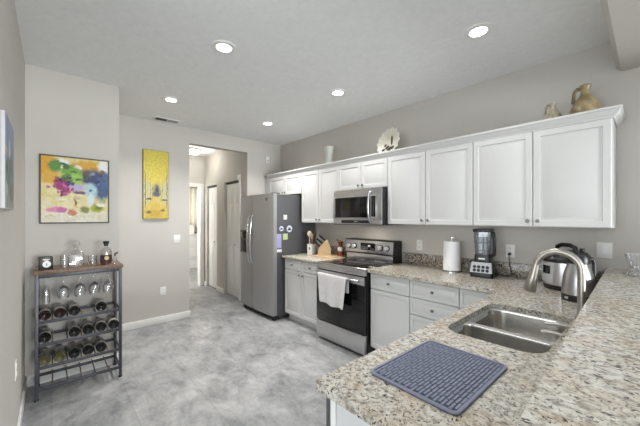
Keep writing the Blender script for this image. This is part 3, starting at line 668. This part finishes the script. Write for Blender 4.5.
# ---------------------------------------------------------------- wine rack
RL = (-3.385, .186, 0)
t = thing('wine_rack', 'grey metal wine rack with rustic wooden top against the picture wall', 'wine rack', RL, PI/2)
w2, yf, yb, hz = .288, -.165, .155, .99; q = .0115
for x in (-w2+q, w2-q):
    for y in (yf+q, yb-q):
        p = G().box(x-q, x+q, y-q, y+q, .016, hz, .001).build('post', GREYM, t)
        G().cyl((x, y, 0), (x, y, .016), .016, .012).build('foot', BLACK, p)
G().box(-w2-.008, w2+.008, yf-.012, yb+.008, hz+.001, hz+.030, .003).build('top_board', RUST, t)
for y in (yf+q, yb-q): G().box(-w2+2*q, w2-2*q, y-q*.8, y+q*.8, hz-.028, hz, .001).build('top_rail', GREYM, t)
for x in (-w2+q, w2-q): G().box(x-q*.8, x+q*.8, yf+2*q, yb-2*q, hz-.028, hz, .001).build('side_rail', GREYM, t)
TIER = [.61, .43, .25, .085]; SLOT = [-.229+k*.0916 for k in range(6)]
DIV = wood('rack_divider', (96, 78, 64), (130, 108, 88), .5)
for z in TIER:
    for y in (yf+q, yb-q): G().box(-w2+2*q, w2-2*q, y-.006, y+.006, z-.012, z+.012, .001).build('bottle_rail', GREYM, t)
    for x in (-w2+q, w2-q): G().box(x-.006, x+.006, yf+2*q, yb-2*q, z-.01, z+.01, .001).build('tier_side_rail', GREYM, t)
    for k in range(5):
        x = (SLOT[k]+SLOT[k+1])/2
        G().tube([(x, yf+.005, z+.018), (x, yf+.03, z+.026), (x, yb-.03, z+.026), (x, yb-.005, z+.018)], .0045, 8).build('divider', GREYM if k % 2 else DIV, t)
HX5 = [-.222, -.115, -.005, .095, .195]
for x in HX5:
    for s_ in (-1, 1): G().box(x+s_*.016-.004, x+s_*.016+.004, yf+2*q, yb-2*q, hz-.034, hz-.0285).build('glass_hanger', BLACK, t)
def rw(x, y, z):  # rack coordinates to the room
    return (RL[0]-y, RL[1]+x, z)
# hanging stemware: foot resting on the hangers, bowl downwards (local z=0 at the foot underside)
WG0 = [(0, 0), (.032, 0), (.032, -.003), (.005, -.008), (.0035, -.02), (.0035, -.075), (.008, -.085), (.026, -.1), (.036, -.125), (.037, -.15), (.030, -.185), (.028, -.185), (.034, -.15), (.033, -.125), (.023, -.102), (0, -.09)]
FL = [(r*1.1, z*1.05) for r, z in [(0, 0), (.030, 0), (.030, -.003), (.005, -.008), (.0035, -.02), (.0035, -.06), (.010, -.075), (.022, -.12), (.025, -.17), (.022, -.215), (.0205, -.215), (.023, -.17), (.020, -.12), (0, -.08)]]
WG = [(r*1.18 if z < -.09 else r*1.25, z*1.08) for r, z in WG0]
SZ = hz-.0245
def stem(kind, prof, x, lb):
    o = G().lathe(prof, seg=24).build(kind, GLASS, None, 60, rw(x, -.07, SZ)); return tag(o, lb, 'wine glass', 'stemware hanging in the wine rack')
stem('champagne_flute', FL, HX5[0], 'slim champagne flute hanging upside down in the wine rack')
w0 = stem('wine_glass', WG, HX5[1], 'wine glass hanging next to the champagne flute')
for x, lb in ((HX5[2], 'wine glass hanging in the middle of the five stemware'), (HX5[3], 'wine glass hanging second from the right end of the rack'), (HX5[4], 'wine glass hanging at the right end of the rack')):
    c = w0.copy(); COL.objects.link(c); c.location = rw(x, -.07, SZ); c['label'] = lb
# bottles
def bottle_proto(glass, foil, lab):
    t = thing('wine_bottle', '', 'wine bottle', (0, 0, 0), 0, 'wine bottles lying in the rack')
    Mx = Matrix.Rotation(-PI/2, 4, 'Y')        # axis towards -X: base at the front, neck to the wall
    G().lathe([(0, .022), (.02, .012), (.028, .001), (.033, 0), (.0375, .006), (.038, .02), (.038, .185), (.034, .205), (.020, .225), (.0145, .24), (.0145, .29), (.016, .292), (.016, .302), (0, .302)], seg=26, M=Mx).build('glass_body', glass, t, 50)
    G().lathe([(.0383, .038), (.0387, .039), (.0387, .085), (.0383, .086)], seg=26, M=Mx).build('label', lab, t)
    G().lathe([(.0150, .232), (.0153, .233), (.0165, .29), (.0165, .304), (0, .3045)], seg=20, M=Mx).build('foil', foil, t)
    return t
BK = plain('dark_bottle_glass', (14, 16, 15), .08); OL = plain('olive_bottle_glass', (88, 86, 56), .12); RD = plain('red_bottle_glass', (34, 13, 15), .1)
FO = plain('foil_black', (26, 24, 26), .4); FR = plain('foil_red', (110, 26, 34), .4); LB = plain('label_cream', (176, 172, 164), .7, var=.1, scale=80); LG = plain('label_grey', (112, 114, 116), .6, var=.1, scale=80)
protos = {'k': bottle_proto(BK, FO, LB), 'r': bottle_proto(RD, FR, LB), 'o': bottle_proto(OL, FO, LG), 'g': bottle_proto(BK, FR, LG)}
used = set(); ordn = ['first', 'second', 'third', 'fourth', 'fifth', 'sixth']
rows = [(0, 'top', {0: 'r', 1: 'r', 2: 'k', 4: 'k'}), (1, 'middle', {0: 'k', 2: 'k', 3: 'k', 4: 'k', 5: 'k'}), (2, 'bottom', {0: 'o', 1: 'o', 2: 'g', 3: 'k', 4: 'k'})]
cn = {'k': 'black', 'r': 'dark red', 'o': 'olive green', 'g': 'dark'}
for r_, nm, d in rows:
    for n_, (k, c) in enumerate(sorted(d.items())):
        lb = '%s wine bottle, %s from the left in the %s row of bottles' % (cn[c], ordn[n_], nm)
        p = rw(SLOT[k], yf+.004, TIER[r_]+.0515)
        if c in used: dup(protos[c], p, lb)
        else: used.add(c); protos[c].location = p; protos[c]['label'] = lb
# on the rack top
TZ = hz+.0302
t = thing('black_box', 'small black box with a white oval design on the wine rack top', 'box', rw(-.225, -.08, TZ), PI/2+.1)
G().box(-.042, .042, -.035, .035, 0, .105, .003).build('carton', BLACK, t)
f = G().lathe([(0, 0), (.026, 0), (.026, .001), (0, .001)], (.004, -.0352, .045), 24, Matrix.Rotation(PI/2, 4, 'X')).box(-.02, .022, -.0362, -.035, .082, .088).box(-.012, .014, -.0362, -.035, .072, .077).build('print', WHITEP, t)
G().box(.001, .006, -.0368, -.0362, .034, .054).build('mark', BLACK, f)
t = thing('decanter', 'square cut-glass decanter with faceted stopper on the wine rack', 'decanter', rw(-.03, -.02, TZ), PI/2)
g = G(); L = []
for s_, r, z in ((.050, .012, 0), (.052, .012, .01), (.052, .012, .10), (.045, .014, .12), (.022, .018, .135), (.016, .0155, .145), (.018, .0175, .165)):
    L.append([(x, y, z) for x, y in rrect(-s_, s_, -s_, s_, r, 4)])
g.loft(L, True); g.build('glass_body', CRYST, t, 40)
G().lathe([(0, .15), (.012, .15), (.012, .165), (.018, .17), (.030, .19), (.028, .212), (.012, .228), (0, .23)], seg=8).build('stopper', CRYST, t, 10)
def tumbler(x, y, lb, h=.085, r=.036):
    o = G().lathe([(0, 0), (r*.88, 0), (r, h), (r-.003, h), (r*.82, .012), (0, .012)], seg=24, ripple=None).build('glass_tumbler', CRYST, None, 50, rw(x, y, TZ)); tag(o, lb, 'glass', 'tumblers on the wine rack')
tumbler(-.105, -.095, 'clear tumbler standing left of the decanter on the rack', .105, .033); tumbler(.085, -.06, 'clear tumbler standing between decanter and whiskey bottle')
t = thing('whiskey_bottle', 'clear whiskey bottle half full of brown liquor on the wine rack', 'bottle', rw(.178, -.085, TZ), PI/2)
G().lathe([(0, 0), (.040, 0), (.043, .005), (.043, .118), (.038, .135), (.018, .150), (.0145, .158), (.0145, .185), (0, .185)], seg=28).build('glass_body', GLASS, t, 50)
G().lathe([(0, .004), (.0395, .004), (.0395, .088), (0, .088)], seg=28).build('liquor', plain('brown_liquor', (92, 46, 24), .1), t)
G().lathe([(.0435, .022), (.0437, .022), (.0437, .085), (.0435, .085)], seg=28).build('label', plain('label_dark', (64, 36, 26), .6), t)
G().cyl((0, -.0432, .062), (0, -.0445, .062), .018, seg=20).build('medallion', plain('medallion_tan', (206, 186, 150), .6), t)
G().lathe([(0, .168), (.0165, .168), (.0165, .186), (0, .186)], seg=20).build('neck_band', BLACK, t)
G().lathe([(0, .187), (.0205, .187), (.0225, .19), (.0225, .212), (0, .213)], seg=20).build('cap', BLACK, t)
t = thing('wine_stopper', 'small glass bottle with dark pourer beside the whiskey bottle', 'bottle', rw(.245, -.07, TZ), PI/2)
G().lathe([(0, 0), (.021, 0), (.022, .01), (.020, .045), (.009, .06), (.008, .075), (0, .076)], seg=20).build('glass_body', CRYST, t, 50)
G().tube([(0, 0, .072), (.004, 0, .092), (.026, 0, .10)], [.008, .009, .007], 12).build('pourer', plain('pourer_brown', (58, 46, 40), .4), t)

# ---------------------------------------------------------------- on the left counter
ZC = CT1+.0003
tag(G().box(-3.16, -2.80, 2.66, 2.99, ZC, ZC+.012, .004).build('cutting_board', LWOOD), 'flat light wood cutting board under the knife block', 'cutting board')
t = thing('utensil_crock', 'square white crock with a small dark motif holding utensils', 'crock', (-3.30, 2.80, ZC), .25)
L = [[(x, y, z) for x, y in rrect(-a, a, -a, a, .012, 4)] for a, z in ((.044, 0), (.046, .006), (.048, .15), (.044, .15), (.042, .012))]
G().loft(L, True, True).build('pot', plain('crock_glaze', (222, 222, 220), .25), t, 50)
G().box(-.012, .010, -.0485, -.0462, .07, .105, .001).build('motif', DARK, t)
CRK = Vector((-3.30, 2.80, ZC+.013))
UT = [('wooden_spoon', -.018, .0, -.05, .0, .30, MWOOD, 'pale wooden spoon leaning left in the white crock'), ('wooden_spatula', -.012, -.02, -.02, -.015, .315, plain('pale_spatula', (214, 200, 178), .6), 'pale spatula standing upright in the white crock'),
      ('slotted_turner', .0, .02, .005, .03, .30, BLACK, 'black turner at the back of the white crock'), ('serving_spoon', .018, -.01, .03, -.01, .28, MWOOD, 'brown wooden spoon in the middle of the white crock'), ('ladle', .010, .012, .045, .018, .29, DARK, 'dark ladle leaning right out of the white crock')]
for nm, x, y, tx, ty, h, m, lb in UT:
    tt = thing(nm, lb, 'utensil', CRK+Vector((x, y, 0)), 0, 'utensils in the white crock'); e = Vector((tx-x, ty-y, h-.07))
    G().tube([(0, 0, 0), e*.5, e], .006, 8).build('handle', m, tt)
    hd = G().lathe([(0, -.005), (.016, 0), (.030, .03), (.028, .06), (.014, .078), (0, .08)], seg=16); hd.move(Matrix.Diagonal((1, .35, 1, 1))); hd.move(Matrix.Translation(e) @ e.to_track_quat('Z', 'Y').to_matrix().to_4x4()); hd.build('head', m, tt)
BLK = Vector((-3.06, 2.83, ZC+.0123))
t = thing('knife_block', 'light wooden knife block standing on the cutting board', 'knife block', BLK, math.radians(-35))
g = G().loft([[(-.055, y0, 0), (.055, y0, 0), (.055, y0, 0)] for y0 in ()]) if False else G()
pro = [(-.085, 0), (.085, 0), (.085, .10), (.035, .225), (-.085, .085)]
g.loft([[(x, y, z) for y, z in pro] for x in (-.052, .052)], True, True); g.build('block', LWOOD, t)
KN = plain('knife_handle', (28, 26, 27), .4)
nrm = Vector((0, -.14, .12)).normalized(); rot = Matrix.Rotation(math.radians(-35), 4, 'Z')
ki = 0; klab = [('front left', 0), ('front middle', 1), ('front right', 2), ('middle row, left', 3), ('middle row, right', 4), ('back left', 5), ('back right', 6)]
for f, xs_ in ((.22, (-.032, 0, .032)), (.52, (-.025, .025)), (.82, (-.025, .025))):
    for x in xs_:
        p = Vector((x, -.085+.12*f, .085+.14*f)); tt = thing('kitchen_knife', 'black-handled knife in the block, %s slot' % klab[ki][0], 'knife', BLK+rot @ (p+nrm*.0005), math.radians(-35), 'knives in the block'); ki += 1
        ln = .095+.02*f
        G().tube([(0, 0, 0), nrm*ln*.5, nrm*ln], [.011, .014, .012], 10).build('handle', KN, tt)
        G().tube([nrm*-.0, nrm*.006], .0115, 10).build('bolster', STEEL, tt)
t = thing('pepper_mill', 'copper-red mill with a white ceramic middle, left of the stove', 'mill', (-2.855, 2.945, ZC+.0123))
COP = plain('copper_red', (136, 66, 44), .3, .5)
G().lathe([(0, 0), (.048, 0), (.048, .055), (.04, .06)], seg=24).build('drawer_base', COP, t)
G().lathe([(.036, .06), (.042, .075), (.042, .1), (.034, .118)], seg=24).build('ceramic_band', plain('white_ceramic', (232, 230, 226), .25), t)
G().lathe([(.034, .118), (.03, .124), (.026, .16), (.04, .175), (.04, .19), (0, .194)], seg=24).build('hopper', COP, t)
G().tube([(0, 0, .19), (0, 0, .2), (-.06, 0, .202)], .004, 8).lathe([(0, 0), (.008, 0), (.008, .02), (0, .021)], (-.06, 0, .2), 12).build('crank', COP, t)

# ---------------------------------------------------------------- on the right counter
t = thing('paper_towel_roll', 'white paper towel roll on a metal stand on the back counter', 'paper towels', (-1.315, 2.93, ZC))
G().lathe([(0, 0), (.085, 0), (.085, .010), (.02, .014), (.006, .016), (.006, .318), (.013, .325), (.012, .34), (0, .345)], seg=32).build('stand', CHROME, t, 40)
G().lathe([(.018, .016), (.081, .016), (.079, .15), (.076, .298), (.018, .298), (.018, .016)], seg=36).build('roll', PAPER, t, 50)

t = thing('blender', 'countertop blender with clear jar and silver-black base', 'blender', (-1.015, 2.90, ZC), .12)
SIL = plain('silver_plastic', (188, 190, 194), .35, .3)
def sq(a, b_, r, z, dy=0): return [(x, y+dy, z) for x, y in rrect(-a, a, -b_, b_, r, 5)]
G().loft([sq(.092, .098, .03, 0), sq(.096, .10, .03, .02), sq(.096, .098, .03, .05), sq(.085, .08, .03, .12, .01), sq(.072, .068, .03, .14, .01)], True, True).build('base', BLACK, t, 50)
pn = G().loft([[(-.088, -.106, .044), (.088, -.106, .044), (.078, -.078, .132), (-.078, -.078, .132)], [(-.088, -.086, .044), (.088, -.086, .044), (.078, -.05, .132), (-.078, -.05, .132)]], True, True).build('front_panel', SIL, t, 30)
nv = Vector((0, -.953, -.303)); g = G()
for i in range(4):
    for j in range(2):
        c = Vector((-.051+i*.034, -.0995+j*.0092, .064+j*.029)); g.cyl(c, c+Vector((0, -.004, .001)), .0135, seg=14)
g.build('button', BLACK, pn)
G().loft([sq(.068, .066, .025, .141), sq(.062, .06, .02, .20)], True, True).build('collar', BLACK, t)
G().box(-.026, .026, -.0675, -.06, .158, .170, .001).build('emblem', WHITEP, t)
G().loft([sq(.060, .058, .02, .20), sq(.066, .064, .02, .30), sq(.07, .068, .022, .40), sq(.067, .065, .02, .40), sq(.056, .054, .018, .205)], True, True).build('jar', glassy('jar_plastic', (.82, .84, .86), .12), t, 50)
G().lathe([(0, .20), (.014, .20), (.010, .24), (.006, .38), (0, .385)], seg=14).box(-.045, .045, -.004, .004, .225, .232).box(-.04, .04, -.004, .004, .30, .307).build('blade_shaft', plain('blade_dark', (52, 54, 58), .3, .6), t)
G().tube([(.058, 0, .175), (.085, 0, .20), (.088, 0, .32), (.08, 0, .392), (.06, 0, .402)], [.012, .014, .014, .014, .012], 12).build('handle', BLACK, t, 60)
G().loft([sq(.073, .071, .022, .401), sq(.076, .074, .022, .412), sq(.074, .072, .022, .426), sq(.05, .05, .02, .430)], True, True).build('lid', BLACK, t)
cr = Matrix.Rotation(-.12, 4, 'Z'); o0 = Vector((-1.015, 2.90, ZC))
wp = [(-.93, 2.97, ZC+.03), (-.90, 3.0, ZC+.012), (-.84, 3.02, ZC+.012), (-.835, 3.035, ZC+.05), (-.85, 3.045, ZC+.12), (-.853, 3.045, 1.112), (-.853, 3.064, 1.118)]
def smooth(P, n=8):
    P = [Vector(p) for p in P]; Q = [P[0]]+P+[P[-1]]; out = []
    for i in range(1, len(Q)-2):
        for k in range(n):
            u = k/n; a, b_, c, d = Q[i-1], Q[i], Q[i+1], Q[i+2]
            out.append(.5*((2*b_)+(-a+c)*u+(2*a-5*b_+4*c-d)*u*u+(-a+3*b_-3*c+d)*u**3))
    return out+[P[-1]]
cord = G().tube([cr @ (p-o0) for p in smooth(wp)], .0035, 8).build('power_cord', BLACK, t, 60)
a_ = cr @ (Vector((-.853, 3.068, 1.118))-o0); b_ = cr @ (Vector((-.853, 3.04, 1.116))-o0)
G().cyl(a_, b_, .013, .010).build('plug', BLACK, cord)

t = thing('pressure_cooker', 'stainless electric pressure cooker with black lid in the counter corner', 'pressure cooker', (-.425, 2.85, ZC), math.radians(-42))
t.scale = (.92, .92, 1)
G().lathe([(0, 0), (.145, 0), (.150, .01), (.150, .035)], seg=40).build('base', BLACK, t)
G().lathe([(.150, .035), (.151, .04), (.151, .195), (.150, .2)], seg=40).build('pot_body', STEELH, t)
G().lathe([(.150, .2), (.158, .205), (.160, .225), (.150, .24), (.150, .255), (.13, .275), (.06, .288), (0, .29)], seg=40).build('lid', BLACK, t, 30)
G().tube([(-.095, 0, .275), (-.085, 0, .31), (-.04, 0, .325), (.04, 0, .325), (.085, 0, .31), (.095, 0, .275)], [.016, .016, .015, .015, .016, .016], 12).build('lid_handle', BLACK, t, 60)
G().cyl((.08, .06, .28), (.08, .06, .305), .016).build('valve', BLACK, t)
g = G(); P = []
for k in range(9):
    a = -PI/2-.36+.72*k/8; P.append(a)
g.loft([[(.162*math.cos(a), .162*math.sin(a), z) for a in P]+[(.150*math.cos(a), .150*math.sin(a), z) for a in P[::-1]] for z in (.055, .19)], True, True)
pn = g.build('control_panel', SIL, t)
g = G(); P2 = [-PI/2-.22+.44*k/6 for k in range(7)]
g.loft([[(.164*math.cos(a), .164*math.sin(a), z) for a in P2]+[(.160*math.cos(a), .160*math.sin(a), z) for a in P2[::-1]] for z in (.115, .175)], True, True); g.build('display', BGLASS, pn)
G().box(-.175, -.150, -.035, .035, .20, .222, .006).box(.150, .175, -.035, .035, .20, .222, .006).build('side_handle', BLACK, t)

t = thing('thermal_carafe', 'stainless thermal carafe with black lid and base behind the faucet', 'carafe', (-.312, 2.50, ZC), math.radians(-35))
t.scale = (.86, .86, 1)
G().lathe([(0, 0), (.098, 0), (.1, .004), (.1, .040), (.098, .042)], seg=36).build('base', BLACK, t)
G().lathe([(.098, .042), (.097, .09), (.090, .15), (.076, .20), (.066, .222), (.062, .235)], seg=36).build('flask', STEEL, t)
G().lathe([(.062, .235), (.068, .238), (.07, .262), (.062, .285), (.03, .292), (0, .293)], seg=36).box(-.02, .02, -.085, -.05, .250, .272, .006).build('lid', BLACK, t)
G().tube([(.0, .06, .262), (0, .115, .262), (0, .135, .235), (0, .132, .13), (0, .115, .07), (0, .09, .06)], [.012, .013, .013, .012, .012, .011], 12).build('handle', BLACK, t, 60)
G().box(-.014, .014, -.102, -.0985, .014, .028, .001).build('emblem', plain('emblem_silver', (160, 160, 160), .4), t)
t = thing('glass_candle_holder', 'clear ribbed glass vase on the bar at the photo edge', 'vase', (-.055, 2.80, 1.0672))
G().lathe([(0, 0), (.062, 0), (.07, .006), (.066, .02), (.04, .05), (.052, .09), (.064, .14), (.061, .14), (.045, .09), (.03, .05), (0, .03)], seg=48, ripple=(12, .05)).build('glass_body', CRYST, t, 60)

# ---------------------------------------------------------------- on top of the wall cabinets
ZT = 2.1302
t = thing('tall_vase', 'tall pale green vase on the cabinets above the stove side', 'vase', (-2.99, 2.86, ZT))
G().lathe([(0, 0), (.050, 0), (.052, .01), (.045, .10), (.046, .19), (.058, .268), (.064, .295), (.059, .295), (.040, .19), (.035, .06), (0, .05)], seg=36, ripple=(12, .025)).build('vessel', plain('celadon_glaze', (206, 212, 204), .35), t, 60)
t = thing('scalloped_plate', 'white ruffled plate with dark floral design on top of the cabinets', 'plate', (-2.01, 2.88, ZT), math.radians(-8))
tilt = Matrix.Translation((0, .0, .172)) @ Matrix.Rotation(PI/2-.2, 4, 'X') @ Matrix.Scale(1.12, 4)
CRM = plain('cream_china', (226, 222, 208), .3)
pl_ = G().lathe([(0, .0), (.07, .0), (.10, .008), (.145, .026), (.147, .022), (.10, 0), (.07, -.008), (0, -.008)], seg=84, M=tilt, ripple=(14, .06)).build('dish', CRM, t, 50)
g = G(); rg = random.Random(3)
for (x, y, sx, sy, a) in ((.03, .02, .012, .055, .15), (-.02, -.045, .03, .014, .4), (.04, -.06, .045, .016, .05), (-.05, -.02, .018, .012, .8), (.005, -.075, .03, .012, -.2), (-.065, -.07, .02, .012, .5)):
    Q = [(x+math.cos(a)*sx*math.cos(k*PI/6)-math.sin(a)*sy*math.sin(k*PI/6), y+math.sin(a)*sx*math.cos(k*PI/6)+math.cos(a)*sy*math.sin(k*PI/6)) for k in range(12)]
    def zz(p): 
        r = math.hypot(*p); return .0015+(0 if r < .07 else (r-.07)*.27)
    g.loft([[(p[0], p[1], zz(p)+.001) for p in Q], [(p[0], p[1], zz(p)-.001) for p in Q]], True, True)
g.move(tilt); g.build('floral_design', plain('floral_dark', (58, 54, 40), .4), pl_)
G().tube([(-.07, -.07, .004), (-.07, .05, .004), (-.05, .05, .13)], .004, 8).tube([(.07, -.07, .004), (.07, .05, .004), (.05, .05, .13)], .004, 8).tube([(-.07, -.065, .004), (-.07, -.07, .03)], .004, 8).tube([(.07, -.065, .004), (.07, -.07, .03)], .004, 8).tube([(-.07, .03, .004), (.07, .03, .004)], .004, 8).build('plate_stand', plain('stand_brass', (120, 104, 66), .4, .6), t)
def jug(name, lb, x, y, k, kz, rgb, rgb2):
    t = thing(name, lb, 'jug', (x, y, ZT), .25, 'stoneware jugs on the cabinets')
    tt = NT(name+'_glaze'); n = tt.noise(tt.coord(), 16, 5, .6); m = tt.set(tt.ramp(n, [(.32, rgb2), (.55, rgb), (.8, tuple(min(255, c+24) for c in rgb))]), .3)
    Z = Matrix.Diagonal((1, 1, kz/k, 1))
    G().lathe([(0, 0), (.088*k, 0), (.106*k, .02*k), (.112*k, .06*k), (.106*k, .10*k), (.088*k, .135*k), (.060*k, .165*k), (.038*k, .19*k), (.031*k, .215*k), (.033*k, .235*k), (.042*k, .248*k), (.042*k, .258*k), (.034*k, .262*k), (.022*k, .24*k), (0, .235*k)], seg=36, M=Z).build('vessel', m, t, 60)
    G().tube([(-.034*k, 0, .238*k), (-.056*k, 0, .240*k), (-.074*k, 0, .22*k), (-.080*k, 0, .18*k), (-.082*k, 0, .145*k)], [.012*k, .012*k, .012*k, .013*k, .015*k], 12).move(Z).build('handle', plain(name+'_handle', rgb2, .35), t, 60)
jug('small_jug', 'small pale stoneware jug on top of the cabinets', -.508, 2.87, .56, .76, (184, 176, 156), (138, 128, 104))
jug('large_jug', 'large brown glazed stoneware jug with handle at the cabinet end', -.322, 2.885, .82, 1.06, (154, 138, 106), (116, 100, 70))

# ---------------------------------------------------------------- room at the end of the hall
t = thing('dresser', 'white chest of drawers in the room beyond the hallway', 'dresser', (-8.3, 2.78, 0), PI/2)
G().box(-.5, .5, .02, .5, .06, .97).box(-.46, .46, .04, .48, 0, .06).build('body', CABW, t)
G().box(-.52, .52, -.01, .52, .97, 1.0, .004).build('top', CABW, t)
for z0, z1 in ((.08, .36), (.38, .66), (.68, .95)):
    d = G().panel(-.48, .48, z0, z1, 0, .0195).build('drawer', CABW, t)
    for x in (-.25, .25): G().lathe([(0, .02), (.016, .018), (.008, .008), (.008, 0)], (x, 0, (z0+z1)/2), 14, Matrix.Rotation(PI/2, 4, 'X')).build('knob', STEEL, d)
t = thing('storage_box', 'white box standing on the dresser beyond the hallway', 'box', (-8.5, 2.78, 1.0005), PI/2)
G().box(-.16, .12, -.12, .12, 0, .2, .006).build('carton', WHITEP, t); G().box(-.165, .125, -.125, .125, .2005, .25, .006).build('lid', WHITEP, t)
t = thing('curtain', 'cream curtain on the wall of the room beyond the hallway', 'curtain', (-8.87, 2.8, 0))
g = G(); n = 60
g.loft([[(.045+.010*math.sin(k*.9), -.55+1.1*k/n, z) for k in range(n+1)] for z in (1.02, 2.3)], closed=False)
o = g.build('cloth', plain('cream_cloth', (240, 236, 220), .9), t, 80); m = o.modifiers.new('s', 'SOLIDIFY'); m.thickness = .004
G().cyl((.045, -.65, 2.32), (.045, .65, 2.32), .012).build('rod', STEEL, t)
